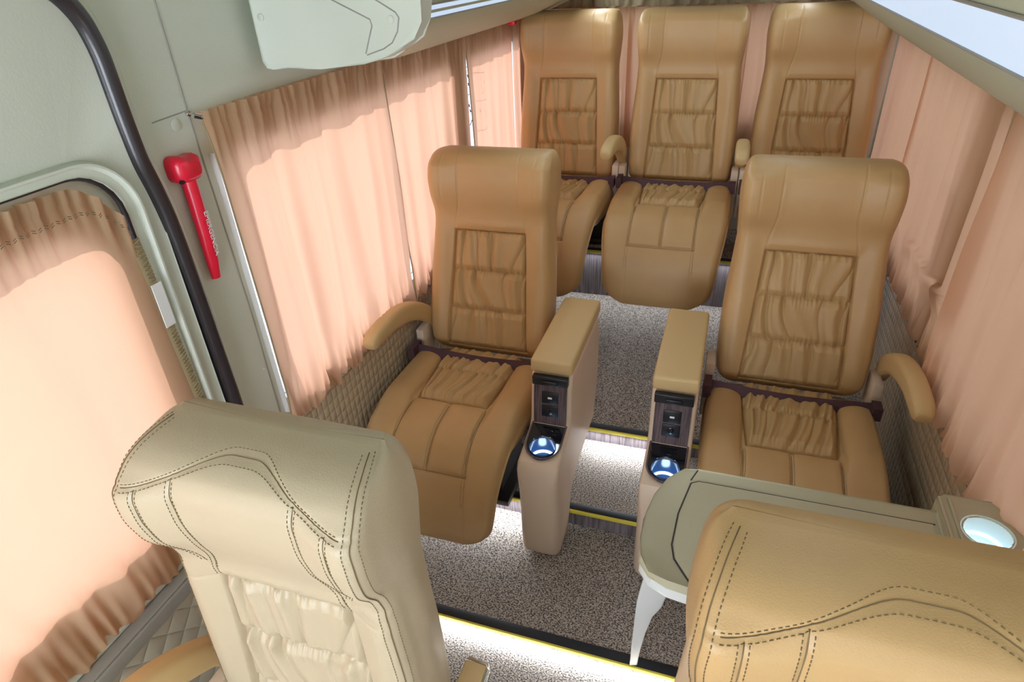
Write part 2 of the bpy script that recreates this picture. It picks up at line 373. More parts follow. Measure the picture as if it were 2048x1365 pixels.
# ---- left overhead duct (behind its end cap) and right duct, both with light strips
def duct(name, side, y0, y1, lab, parts):
    # side -1 left, +1 right; profile in (x, z)
    pr = parts
    rings = []
    for y in list(np.linspace(y0, y0+0.5, 14))+[y1]:
        k = 0.055*(1-float(sst(0.0, 0.5, y-y0))) if side < 0 else 0.0
        rings.append([(x, y, z+(k*float(sst(-0.80, -0.98, x)) if z < 1.6 else 0)) for x, z in pr])
    o = empty(name, (pr[0][0], y0, pr[0][1])); tag(o, lab, 'overhead duct')
    mb = MB(); mb.loft(rings); q = mb.build('housing', 'cove_plastic', o); q.location = (-pr[0][0], -y0, -pr[0][1]); sharp(q.data, 0.9)
    return o
PL = [(-1.138, 1.475), (-1.10, 1.472), (-1.03, 1.480), (-0.95, 1.503), (-0.87, 1.535), (-0.79, 1.572), (-0.735, 1.602), (-0.712, 1.622), (-0.704, 1.632), (-0.690, 1.660), (-0.675, 1.69), (-0.66, 1.75), (-0.66, 1.94), (-1.138, 1.94)]
dl = duct('overhead_duct', -1, 1.455, YR-0.01, 'long overhead duct above the left curtains, behind the rounded end panel', PL)
PRR = [(0.678, 1.385), (0.64, 1.376), (0.60, 1.382), (0.54, 1.418), (0.46, 1.470), (0.38, 1.525), (0.32, 1.570), (0.285, 1.598), (0.276, 1.606), (0.250, 1.637), (0.222, 1.672), (0.205, 1.72), (0.21, 1.94), (0.678, 1.94)]
dr = duct('overhead_duct', 1, YF+0.1, YR-0.01, 'long overhead duct above the right curtains with a wide light strip', PRR)
def strip(par, a, b, y0, y1, nrm, lab, wgt, mname='led'):
    # a, b: (x,z) edges of the strip face
    n = Vector((nrm[0], 0, nrm[1])).normalized()
    mb = MB(); pa = Vector((a[0], 0, a[1])); pb = Vector((b[0], 0, b[1]))
    sec = [pa+n*0.001, pb+n*0.001, pb-n*0.004, pa-n*0.004]
    mb.loft([[(p.x, y, p.z) for p in sec] for y in np.linspace(y0, y1, 8)])
    e = empty('light_strip', (a[0], y0, a[1])); tag(e, lab, 'light strip')
    o = mb.build('diffuser', mname, e, smooth=False); o.location = (-a[0], -y0, -a[1])
    mb = MB()
    for p in (pa, pb): mb.tube([(p.x+n.x*0.002, y0, p.z+n.z*0.002), (p.x+n.x*0.002, y1, p.z+n.z*0.002)], 0.0022, 6)
    o = mb.build('edge_trim', 'grey_plastic', e); o.location = (-a[0], -y0, -a[1])
    c = (pa+pb)/2+n*0.012
    l = area('strip_lamp', (c.x, (y0+y1)/2, c.z), y1-y0, 0.03, wgt, (0.80, 0.92, 1.0), (n.x, 0, n.z))
    return e
strip(dl, (-0.712, 1.620), (-0.695, 1.651), 1.452, YR-0.05, (1, -0.6), 'narrow glowing light strip along the left overhead duct', 2.2)
strip(dr, (0.277, 1.604), (0.223, 1.671), 0.55, YR-0.05, (-1, -0.9), 'wide glowing bluish light strip crossing the top right corner', 1.3)
# end cap of the left duct
cap = empty('duct_end_panel', (-1.1, 1.40, 1.53)); tag(cap, 'pale rounded end panel of the overhead duct at the top left', 'end panel')
def atcap(o): o.parent = cap; o.location = (1.1, -1.40, -1.53); return o
po = [(-1.108, 1.545), (-1.100, 1.533), (-1.085, 1.530), (-1.04, 1.529), (-0.95, 1.531), (-0.83, 1.538), (-0.78, 1.549), (-0.735, 1.567), (-0.700, 1.592), (-0.678, 1.625), (-0.668, 1.67), (-0.665, 1.90), (-1.108, 1.90)]
atcap(plate('panel_body', po, [], lambda u, v, d: (u, 1.40+d, v), 0.052, 'wall_plastic', smooth=True, bevel=0.008))
mb = MB()
g = lambda *p: [(x, 1.3995, z) for x, z in p]
mb.tube(g((-0.93, 1.69), (-0.80, 1.630), (-0.797, 1.617), (-0.823, 1.560)), 0.0016, 6)
mb.tube(g((-0.80, 1.68), (-0.735, 1.643), (-0.728, 1.632), (-0.735, 1.605), (-0.752, 1.582), (-0.775, 1.570), (-0.82, 1.557)), 0.0016, 6)
atcap(mb.build('panel_seam', 'grey_plastic'))
for x, z in ((-1.088, 1.640), (-0.749, 1.629)):
    mb = MB(); mb.disc((x, 1.4, z), (0, -1, 0), 0.0085, 0.003); atcap(mb.build('screw_cap', 'wall_plastic'))

# ---- sill rail and quilted lower panels
mb = MB(); mb.box(XL+0.002, XL+0.066, YF+0.02, 0.975, 0.493, 0.528); mb.box(XL+0.030, XL+0.060, YF+0.02, 0.975, 0.528, 0.534)
tag(mb.build('sill_rail', 'grey_plastic', bevel=0.003), 'grey rail under the door curtain at the bottom left', 'sill rail')
mb = MB(); mb.box(XL+0.002, XL+0.050, YF+0.02, 0.975, Z0+0.002, 0.490)
tag(mb.build('quilted_panel', 'quilt_diamond', bevel=0.004), 'diamond-quilted wall panel below the grey rail, bottom left', 'quilted panel')
mb = MB(); mb.box(XL+0.002, XL+0.022, 1.19, Y3-0.002, Z2+0.002, 0.585); mb.box(XL+0.002, XL+0.022, Y3-0.002, Y4-0.01, Z3+0.002, 0.585)
tag(mb.build('quilted_panel', 'quilt_grid', bevel=0.004), 'beige square-quilted wall panel below the left side curtains', 'quilted panel')
mb = MB(); mb.box(XR-0.035, XR-0.002, 1.19, Y3-0.002, Z2+0.002, 0.60); mb.box(XR-0.035, XR-0.002, Y3-0.002, Y4-0.01, Z3+0.002, 0.60)
tag(mb.build('quilted_panel', 'quilt_grid', bevel=0.004), 'quilted wall panel below the right side curtains, beside the armrest', 'quilted panel')

# ---- step nosings with yellow line and light strips below
def nosing(y, z, x0, x1, lab, lit=None, power=0):
    e = empty('step_nosing', ((x0+x1)/2, y, z)); tag(e, lab, 'step edge')
    off = (-(x0+x1)/2, -y, -z)
    mb = MB(); mb.box(x0, x1, y-0.012, y+0.020, z, z+0.004); mb.build('black_strip', 'black_trim', e, bevel=0.0015).location = off
    mb = MB(); mb.box(x0, x1, y-0.019, y-0.0125, z-0.012, z+0.003); mb.build('yellow_edge', 'yellow', e, bevel=0.001).location = off
    if lit:
        for a, b in lit:
            mb = MB(); mb.box(a, b, y-0.0125, y-0.0065, z-0.012, z-0.005); mb.build('led_line', 'step_led', e, smooth=False).location = off
            l = area('step_lamp', ((a+b)/2, y-0.024, z-0.010), b-a, 0.012, power*(b-a), (0.86, 0.94, 1.0), (0, -0.9, -1))
nosing(Y1, Z1, XL+0.05, XR-0.05, 'black and yellow step edge nearest the front, between the front seats', [(-0.95, 0.05)], 1.5)
nosing(Y2, Z2, XL+0.05, XR-0.05, 'black and yellow step edge between the lower ends of the consoles', [(-1.0, -0.44)], 1.6)
nosing(Y3, Z3, XL+0.05, XR-0.05, 'black and yellow step edge in the aisle behind the consoles, lit from below', [(-0.43, -0.1)], 1.7)
nosing(Y4, Z4, XL+0.05, XR-0.05, 'step edge under the rear row of seats, lit from below', [(-1.0, 0.5)], 0.9)

# ------------------------------------------------------------------ curtains
def wave(rng, u, H, zz, n, amp):
    """fold function over u (metres) and height fraction zz"""
    ph = rng.uniform(0, 6.28, 6)
    f = np.zeros(np.broadcast(u, zz).shape)
    base = n
    warp = u+0.018*np.sin(2*PI*u*1.7+ph[0])+0.010*np.sin(2*PI*zz*0.8+ph[1])*np.sin(2*PI*u*3+ph[2])
    s1 = np.sin(2*PI*base*warp+ph[3]); s2 = np.sin(2*PI*base*1.63*warp+ph[4]); s3 = np.sin(2*PI*base*0.57*warp+ph[5])
    f = 0.62*np.tanh(1.6*s1)+0.16*s2+0.5*s3
    return amp*f
def curtain(name, fn, u0, u1, z0, z1, seed, lab, folds=9, amp=0.017, e0=None, e1=None, ztop=None, gtop=True, gbot=True, material='curtain', group=None, taper=0.0, border=None):
    """fn(u, z, d) -> world point; d towards the room"""
    rng = np.random.RandomState(seed)
    nu = max(20, int((u1-u0)/0.0045)); nz = 90
    t = np.linspace(0, 1, nu)[None, :]; q = np.linspace(0, 1, nz)[:, None]     # q: 0 bottom, 1 top
    hs = q*(z1-z0)
    A0 = e0(q) if e0 else 0*q; A1 = e1(q) if e1 else 0*q
    U = (u0+A0)+((u1+A1)-(u0+A0))*t
    zt = ztop(U) if ztop is not None else z1+0*U
    Z = z0+(zt-z0)*q
    us = u0+(u1-u0)*t+0*q
    d = wave(rng, us, 1, q, folds, amp)*(0.45+0.55*sst(0.0, 0.5, 1-q))
    env = sst(0, 0.05, 1-q)*sst(0, 0.03, q)
    d = d*(0.25+0.75*env)
    ph = rng.uniform(0, 6.28, 4)
    if gtop:
        g = np.exp(-((1-q)*(z1-z0)/0.085)**2)
        gg = np.sin(2*PI*48*us+ph[0]+2.2*np.sin(2*PI*7*us))*0.6+np.sin(2*PI*31*us+ph[1]+1.5*np.sin(2*PI*5*us))
        d = d+0.0080*g*gg
        d = d+0.003*gs((1-q)*(z1-z0)-0.028, 0.004)*(-1)
    if gbot:
        g = np.exp(-(q*(z1-z0)/0.10)**2)
        gg = np.sin(2*PI*26*us+ph[2]+2.4*np.sin(2*PI*4*us))+0.6*np.sin(2*PI*41*us+ph[3])
        d = d+0.006*g*gg+0.002*g
        Z = Z+0.010*g*np.sin(2*PI*9*us+ph[1])+0.006*g*np.sin(2*PI*23*us+ph[3])
        # creases pulled in by the hem
        d = d+0.005*np.exp(-((q*(z1-z0)-0.12)/0.06)**2)*np.sin(2*PI*13*us+8*q+ph[0])
    d = np.clip(d, -0.026, 0.045)
    P = np.stack(fn(U, Z, d), -1) if not callable(getattr(fn, 'stack', None)) else None
    me = grid_mesh(name, P)
    o = link(name, me, material)
    tag(o, lab, 'curtain', group)
    o['_edge'] = 0; del o['_edge']
    return o, P
def hem(o, P, side, wdt=0.006):
    """stitched border along one side edge, a part of its curtain"""
    mb = MB(); col = P[::2, -1 if side > 0 else 0]
    mb.tube([tuple(p) for p in col], 0.0022, 6); mb.build('hem', 'curtain_border', o)
fl = lambda x0: (lambda U, Z, d: (x0+d+0*U, U+0*d, Z+0*d))
fr = lambda x0: (lambda U, Z, d: (x0-d+0*U, U+0*d, Z+0*d))
fb = lambda y0: (lambda U, Z, d: (U+0*d, y0-d+0*U, Z+0*d))
XC = XL+0.034
o, P = curtain('curtain', fl(XC), 1.158, 1.954, 0.595, 1.478, 3, 'leftmost side curtain beside the red hammer, sunlit from behind', 7.5, 0.017,
        e0=lambda q: 0.010*np.sin(PI*q), e1=lambda q: 0.007*sst(0.75, 0.55, q)); hem(o, P, -1)
o, P = curtain('curtain', fl(XC), 1.960, 2.665, 0.600, 1.472, 8, 'sunlit side curtain in the middle of the left wall, right of the bright gap', 8.0, 0.016,
        e0=lambda q: 0.004*np.sin(4.2*q+0.4)); hem(o, P, -1)
o, P = curtain('curtain', fl(XC), 2.680, 3.300, 0.62, 1.470, 15, 'sunlit left curtain with the outline of a window sticker showing through', 7.0, 0.011)
hem(o, P, -1)
o, P = curtain('curtain', fl(XC), 3.318, 3.56, 0.62, 1.470, 21, 'narrow sunlit curtain in the rear left corner beside the rear seat', 9.0, 0.010)
# door curtain
def dtop(U): return 1.420-0.105*np.clip((U-0.775)/0.115, 0, 1)**2.2-0.012*np.clip((0.7-U)/0.7, 0, 1)
o, P = curtain('curtain', fl(XL+0.030), -0.58, 0.885, 0.545, 1.42, 33, 'large sunlit curtain over the sliding door window on the far left', 3.4, 0.013,
        e1=lambda q: 0.030*(1-q)**1.3+0.0*q, ztop=dtop)
me = grid_mesh('b', np.stack([np.stack([P[:86, -1, 0]+0.004, P[:86, -1, 1]-0.012, P[:86, -1, 2]], -1), np.stack([P[:86, -1, 0]+0.008, P[:86, -1, 1]+0.001, P[:86, -1, 2]], -1), np.stack([P[:86, -1, 0]+0.004, P[:86, -1, 1]+0.012, P[:86, -1, 2]], -1)], 1))
link('border', me, 'curtain_border', o)
mb = MB()
for k in range(150):
    i = k/149*84; p = P[int(i), -1]; s = 1 if k % 2 else -1
    mb.tube([(p[0]+0.009, p[1]-0.009*s, p[2]), (p[0]+0.009, p[1]+0.009*s, p[2]+0.006)], 0.0012, 4)
mb.build('zigzag_stitching', 'curtain_border', o)
mb = MB(); mb.box(XL+0.0415, XL+0.0435, 0.876, 0.902, 1.09, 1.19); q = mb.build('patch', 'white_paint', o, smooth=False); q['label'] = 'white rectangular patch'
mb = MB()
for j in range(2):
    zz = 0.040+0.004*j
    for k in range(120):
        u = -0.5+k*0.0115; z = float(dtop(np.array(u)))-zz-0.004*(k % 2)
        if u < 0.87: mb.tube([(XL+0.047, u, z), (XL+0.047, u+0.006, z+0.003*(1 if k % 2 else -1))], 0.0008, 4)
mb.build('header_stitching', 'thread', o)
# right side
o, P = curtain('curtain', fr(XR-0.028), 2.83, 3.555, 0.62, 1.385, 41, 'rearmost right curtain, ending at the bright slit behind the rear seat', 8.0, 0.010, gtop=False)
o, P = curtain('curtain', fr(XR-0.036), 1.78, 2.85, 0.60, 1.385, 44, 'middle right curtain behind the right armchair, overlapping the rearmost one', 7.0, 0.014, gtop=False,
        e0=lambda q: 0.125*gs(q-0.24, 0.035))
hem(o, P, -1)
o, P = curtain('curtain', fr(XR-0.060), 0.62, 1.86, 0.60, 1.385, 52, 'nearest right curtain hanging beside the cup holder, cut by the photo edge', 6.5, 0.017, gtop=False,
        )
hem(o, P, 1)
# rear wall curtains
o, P = curtain('curtain', fb(YR-0.06), -1.09, -0.556, 0.80, 1.535, 61, 'rear window curtain behind the left rear seat', 9, 0.012, gbot=False)
o, P = curtain('curtain', fb(YR-0.075), -0.575, 0.01, 0.80, 1.535, 62, 'rear window curtain showing between the left and middle rear seats', 9, 0.012, gbot=False)
o, P = curtain('curtain', fb(YR-0.06), 0.0, 0.655, 0.80, 1.535, 63, 'rear window curtain showing between the middle and right rear seats', 9, 0.012, gbot=False)
# gathered fabric valance along the top of the rear wall
o, P = curtain('valance', fb(YR-0.10), -1.08, 0.60, 1.495, 1.66, 71, 'dark gathered valance along the top of the rear wall', 16, 0.012, gbot=False, material='sheet_dark')
o['category'] = 'valance'
# curtain hook
e = empty('curtain_hook', (XL, 1.147, 1.474)); tag(e, 'small chrome curtain hook at the top left end of the side curtain', 'curtain hook')
mb = MB(); mb.disc((0, 0, 0), (1, 0, 0), 0.007, 0.006); mb.tube([(0.004, 0, 0), (0.02, 0.002, 0), (0.030, 0.010, -0.004)], 0.0025, 8); mb.build('screw_eye', 'chrome', e)
mb = MB(); mb.tube([(0.018, 0.000, -0.006), (0.026, 0.012, -0.012), (0.03, 0.028, -0.008)], 0.003, 8); mb.build('dark_loop', 'dark_metal', e)
# sticker on the outer face of the window glass, seen through the curtain as a shadow outline
mb = MB()
xs = XL-0.026; sy, sz = -0.078, 0.052
S = lambda *p: [(xs, y+sy, z+sz) for y, z in p]
mb.tube(S((2.78, 1.285), (2.93, 1.27), (2.93, 1.045), (2.90, 1.025), (2.82, 1.03), (2.80, 1.05), (2.80, 1.15), (2.785, 1.20), (2.78, 1.285)), 0.0022, 5)
mb.tube(S((2.80, 1.16), (2.93, 1.155)), 0.0016, 5)
for y, z in ((2.88, 1.255), (2.91, 1.24), (2.88, 1.225), (2.91, 1.205), (2.89, 1.195), (2.86, 1.12), (2.90, 1.115), (2.91, 1.09)):
    mb.tube(S((y, z), (y+0.004, z-0.012)), 0.003, 6)
tag(mb.build('window_sticker', 'black_plastic'), 'outlined sticker with small figures on the left rear window glass', 'sticker')

# ------------------------------------------------------------------ emergency hammer
H = empty('emergency_hammer', (XL, 1.085, 1.36)); tag(H, 'red emergency hammer mounted on the pillar beside the left curtain', 'emergency hammer')
def head_ring(x, sy, sz, cy=0.0):
    pts = []
    for k in range(28):
        a = 2*PI*k/28; c, s = math.cos(a), math.sin(a)
        y = sy*math.copysign(abs(c)**0.55, c); z = sz*math.copysign(abs(s)**0.6, s)
        if s > 0: z -= 0.009*math.exp(-((y-0.008)/0.018)**2)      # dip on the top
        pts.append((x, y+cy, z))
    return pts
mb = MB(); mb.loft([head_ring(0.001, 0.036, 0.030), head_ring(0.02, 0.038, 0.031), head_ring(0.034, 0.034, 0.028), head_ring(0.042, 0.024, 0.020)])
o = mb.build('hammer_head', 'red_plastic', H); o.location = (0, -0.008, 0.017)
mb = MB(); mb.disc((0.030, -0.037, -0.006), (0.55, -0.55, -0.6), 0.0065, 0.0025, 14); o = mb.build('tip_hole', 'black_plastic', H)
hp = [(0.016, -0.006, -0.005), (0.018, -0.007, -0.05), (0.020, -0.010, -0.13), (0.020, -0.013, -0.20), (0.018, -0.015, -0.243)]
mb = MB(); mb.tube(hp, [(0.0165, 0.017), (0.017, 0.016), (0.0165, 0.015), (0.0155, 0.013), (0.012, 0.009)], 14, flat=(1, 0, 0)); mb.build('handle', 'red_plastic', H)
mb = MB(); mb.disc((0.0255, -0.016, -0.236), (1, 0, -0.4), 0.0045, 0.001, 12); mb.build('rivet_hole', 'black_plastic', H)
tm = text_mesh('EMERGENCIA', 0.0175, 0.0004)
o = link('lettering', tm, 'white_paint', H, smooth=False)
# text reads down the handle, facing the aisle and slightly to the rear
xd = Vector((0.0, -0.03, -1)).normalized(); nrm = Vector((1.0, 0.02, 0)).normalized(); nrm = (nrm-xd*nrm.dot(xd)).normalized(); yd = nrm.cross(xd)
mm = Matrix.Identity(4)
for i in range(3): mm[i][0], mm[i][1], mm[i][2] = xd[i], yd[i], nrm[i]
mm.translation = Vector((0.020, -0.0070, -0.134))+nrm*0.0164; o.matrix_local = mm
e = empty('emergency_release', (-1.07, 3.22, 1.47)); tag(e, 'small red and black emergency release under the duct in the rear left', 'emergency handle')
mb = MB(); mb.box(-0.02, 0.02, -0.04, 0.05, 0.002, 0.02); mb.build('bracket', 'black_plastic', e, bevel=0.004)
mb = MB(); mb.box(-0.015, 0.022, -0.045, 0.012, -0.012, 0.006); mb.build('red_grip', 'red_plastic', e, bevel=0.004)

# ------------------------------------------------------------------ seats
LN = 0.775
WS = [-0.02, 0.0, 0.04, 0.15, 0.30, 0.45, 0.53, 0.60, 0.66, 0.70, 0.735, 0.755, 0.768, 0.775]
WV = [0.195, 0.218, 0.236, 0.243, 0.240, 0.230, 0.226, 0.231, 0.235, 0.233, 0.228, 0.221, 0.211, 0.196]
DF = [-0.075, -0.030, -0.004, 0.0, 0.0, 0.003, 0.020, 0.050, 0.064, 0.066, 0.052, 0.026, -0.014, -0.060]
DB = [-0.10, -0.125, -0.135, -0.135, -0.130, -0.125, -0.122, -0.120, -0.118, -0.116, -0.112, -0.108, -0.102, -0.094]
NFR = 150; NC = 7; NSD = 8; NBK = 14
def arch(x): return 0.712+0.050*sst(0.210, 0.02, np.abs(x))
def ring_pts(w, df, db, gfun, s):
    r = min(0.028, (df-db)*0.45, w*0.4)
    xs = np.linspace(-(w-r), w-r, NFR); g = gfun(xs, s)
    out = [np.stack([xs, df+g], -1)]
    a = np.linspace(PI/2, 0, NC+2)[1:-1]; out.append(np.stack([w-r+r*np.cos(a), df-r+r*np.sin(a)+g[-1]*np.sin(a)], -1))
    t = np.linspace(0, 1, NSD); yy = (df-r)+(db+r-(df-r))*t; out.append(np.stack([w+0.006*np.sin(PI*t), yy], -1))
    a = np.linspace(0, -PI/2, NC+2)[1:-1]; out.append(np.stack([w-r+r*np.cos(a), db+r+r*np.sin(a)], -1))
    xb = np.linspace(w-r, -(w-r), NBK); out.append(np.stack([xb, db+0*xb], -1))
    a = np.linspace(-PI/2, -PI, NC+2)[1:-1]; out.append(np.stack([-(w-r)+r*np.cos(a), db+r+r*np.sin(a)], -1))
    t = np.linspace(1, 0, NSD); yy = (df-r)+(db+r-(df-r))*t; out.append(np.stack([-w-0.006*np.sin(PI*t), yy], -1))
    a = np.linspace(PI, PI/2, NC+2)[1:-1]; out.append(np.stack([-(w-r)+r*np.cos(a), df-r+r*np.sin(a)+g[0]*np.sin(a)], -1))
    return np.concatenate(out, 0)
PT = 0.470; PB = 0.015
def pw_half(s): return 0.163-0.026*(s/PT)
def xa(s): return 0.137-0.022*sst(PT, 0.60, s)
def xbf(s): return 0.178-0.030*sst(0.60, 0.50, s)**1.6
PLAIN = False
def gback(x, s):
    ax = np.abs(x); g = np.zeros_like(x)
    body = float(sst(0.56, 0.44, s))
    g += 0.020*gs(ax-0.195, 0.042)*body*float(sst(-0.02, 0.10, s))
    head = float(sst(0.50, 0.60, s)*sst(0.74, 0.69, s))
    g += head*(0.022*sst(0.09, 0.205, ax)-0.004)
    # recess that holds the pleated panel
    inx = sst(pw_half(s)+0.004, pw_half(s)-0.002, ax); ins = float(sst(PT+0.004, PT-0.001, s)*sst(PB-0.004, PB+0.001, s))
    g -= 0.016*inx*ins
    # swelling over the panel top
    g += 0.006*gs(np.array(s-PT-0.022), 0.016)*sst(0.16, 0.12, ax)
    # seams
    if PLAIN:
        if s > PT: g -= 0.0022*gs(ax-xa(s), 0.003)*float(sst(0.765, 0.75, s))
        g -= 0.0015*gs(ax-0.178, 0.003)*float(sst(0.56, 0.60, s)*sst(0.75, 0.73, s))
        return g
    if s > PT: g -= 0.0035*gs(ax-xa(s), 0.0028)*float(s < 0.765)*(s < arch(x))
    if s > 0.50: g -= 0.003*gs(ax-xbf(s), 0.0028)*(s < arch(x))*float(sst(0.49, 0.53, s))
    sl = np.gradient(arch(x), x)
    g -= 0.0038*gs((s-arch(x))/np.sqrt(1+sl**2), 0.003)
    g -= 0.002*gs(np.array(s-(0.468-0.012*(ax-0.14)/0.08)), 0.0025)*sst(0.135, 0.145, ax)
    # small creases low on the head wings
    g += 0.0012*np.sin(130*(s+0.3*ax))*gs(np.array(s-0.50), 0.03)*sst(0.14, 0.18, ax)
    return g
def backP(plain):
    global PLAIN
    PLAIN = plain
    t = np.linspace(0, 1, 250)
    s = -0.02+(LN+0.02)*t
    s = np.concatenate([s[s < 0.72], 0.72+(LN-0.72)*(1-(1-np.linspace(0, 1, 26))**1.7)])
    w, df, db = pchip(WS, WV, s), pchip(WS, DF, s), pchip(WS, DB, s)
    R = [ring_pts(w[i], df[i], db[i], gback, s[i]) for i in range(len(s))]
    R = np.array(R)
    # local axes: x, y = -d (rearwards), z = s
    return np.stack([R[..., 0], -R[..., 1], np.repeat(s[:, None], R.shape[1], 1)], -1), s, w, df, db
BPP = backP(True)[0]
BP, BS, BW, BDF, BDB = backP(False)
def back_pt(x, s, lift=0.0):
    i = int(np.clip(np.searchsorted(BS, s), 1, len(BS)-1)); f = (s-BS[i-1])/(BS[i]-BS[i-1])
    res = []
    for k in (i-1, i):
        r = min(0.028, (BDF[k]-BDB[k])*0.45, BW[k]*0.4); hw = BW[k]-r
        c = np.clip((x/hw+1)/2*(NFR-1), 0, NFR-1.001); j = int(c); q = c-j
        res.append(BP[k, j]*(1-q)+BP[k, j+1]*q)
    p = res[0]*(1-f)+res[1]*f
    return Vector((p[0], p[1]-lift, p[2]))
def edge_pt(side, s, off=0, lift=0.0008):
    i = int(np.clip(np.searchsorted(BS, s), 0, len(BS)-1)); n = BP.shape[1]
    j = (NFR+2+off) if side > 0 else (n-3-off)
    p = BP[i, j % n]; return Vector((p[0]+side*lift, p[1]-lift, p[2]))
def dashes(mb, pts, length=0.0042, gap=0.0034, r=0.00075):
    P = [Vector(p) for p in pts]; acc = 0.0; on = True; cur = P[0]; seg = [cur]
    d = [0.0]
    for a, b in zip(P, P[1:]): d.append(d[-1]+(b-a).length)
    d = np.array(d); A = np.array([tuple(p) for p in P]); t = 0.0
    f = lambda q: Vector([float(np.interp(q, d, A[:, k])) for k in range(3)])
    while t+length < d[-1]:
        mb.tube([f(t), f(t+length)], r, 4); t += length+gap
def seam_lines(lift):
    Ls = []
    xs = np.linspace(-0.203, 0.203, 90)
    for o in (-0.006, 0.0, 0.006):
        Ls.append((o, [back_pt(x, float(arch(np.array(x)))+o*0.8, lift) for x in xs]))
    for sd_ in (-1, 1):
        for o in (-0.006, 0.0, 0.006):
            top = float(arch(np.array(0.115)))-0.004
            Ls.append((o, [back_pt(sd_*(float(xa(s))+o), s, lift) for s in np.linspace(PT+0.004, top, 50)]))
            topb = float(arch(np.array(0.178)))-0.004
            Ls.append((o, [back_pt(sd_*(float(xbf(s))+o), s, lift) for s in np.linspace(0.515, topb, 36)]))
        for off, o in ((-2, -1), (0, 0), (2, 1)):
            Ls.append((o, [edge_pt(sd_, s, off) for s in np.linspace(0.01, 0.772, 160)]))
    return Ls
mbS = MB()
for o, pts in seam_lines(0.0006):
    if o == 0: mbS.tube(pts, 0.0009, 4)
    else: dashes(mbS, pts)
stitch_mesh = mbS.mesh('stitching')
plain_stitch = []
for sd_ in (-1, 1):
    mbS = MB(); mbS.tube([back_pt(sd_*float(xa(s)), s, 0.0002) for s in np.linspace(PT+0.01, 0.74, 50)], 0.0006, 4)
    plain_stitch.append(mbS.mesh('stitching'))
# pleated panels
def wrinkle(u, v, seed, k0=9, drift=0.5):
    rng = np.random.RandomState(seed); ph = rng.uniform(0, 6.28, 6)
    a = u*k0+0.25*np.sin(2*PI*v*0.6+ph[0])+drift*np.sin(2.3*u*2+ph[1])*v+0.35*np.sin(2*PI*u*1.3+ph[2])
    r = np.sin(2*PI*a*0.5+ph[3]); b = np.sin(2*PI*(a*0.83+0.3*v)+ph[4])
    c = np.abs(np.sin(PI*a*0.5+ph[3]))**0.5          # broad folds parted by sharp creases
    return 1.25*(c-0.72)*1.6+0.35*b+0.10*r
def pleat_back():
    nu, nv = 130, 170
    u = np.linspace(-1, 1, nu)[None, :]; s = np.linspace(PB, PT, nv)[:, None]
    hw = pw_half(s); x = u*hw
    rowh = (PT-PB)/3; v = (s-PB)/rowh; row = np.clip(np.floor(v), 0, 2); fr_ = v-row
    df = pchip(WS, DF, s[:, 0])[:, None]
    puff = (1-np.abs(u)**6)*0.5+0.5
    edge = np.clip((1-np.abs(u))*hw/0.014, 0, 1)**0.5
    rowp = np.clip(np.minimum(fr_, 1-fr_)*rowh/0.022, 0, 1)**0.55
    h = -0.015+0.021*edge*(0.30+0.70*rowp)
    wr = np.zeros((nv, nu))
    for k in range(3):
        mask = (row == k)
        env = 0.30+0.85*np.exp(-((1-fr_)*rowh/0.055)) + (0.45*np.exp(-(fr_*rowh/0.03)) if k > 0 else 0)
        wr += mask*env*wrinkle(u*0.5+0.5+0*s, fr_, 5+k*3, 8.5, 0.9)
    # fine tucks next to the gathered seams
    tuck = np.exp(-(np.minimum(fr_, 1-fr_)*rowh/0.014))*np.sin(2*PI*(u*9+0.8*np.sin(5*u)))
    h = h+0.0115*wr*edge*rowp**0.6+0.0030*tuck*edge
    h = np.clip(h, -0.0155, 0.024)
    return grid_mesh('back_panel', np.stack([x+0*s, -(df+h), s+0*x], -1))
back_mesh = grid_mesh('backrest', BP, True, True, True)
plain_mesh = grid_mesh('backrest', BPP, True, True, True)
pleat_mesh = pleat_back()
mbp = MB()
hwT, hwB = float(pw_half(PT)), float(pw_half(PB))
pth = [back_pt(-hwB-0.004, PB, 0.001)]+[back_pt(-float(pw_half(s))-0.004, s, 0.001) for s in np.linspace(PB, PT, 30)]+[back_pt(x, PT+0.004, 0.001) for x in np.linspace(-hwT-0.004, hwT+0.004, 20)]+[back_pt(float(pw_half(s))+0.004, s, 0.001) for s in np.linspace(PT, PB, 30)]
mbp.tube(pth, 0.0021, 6); piping_mesh = mbp.mesh('piping')
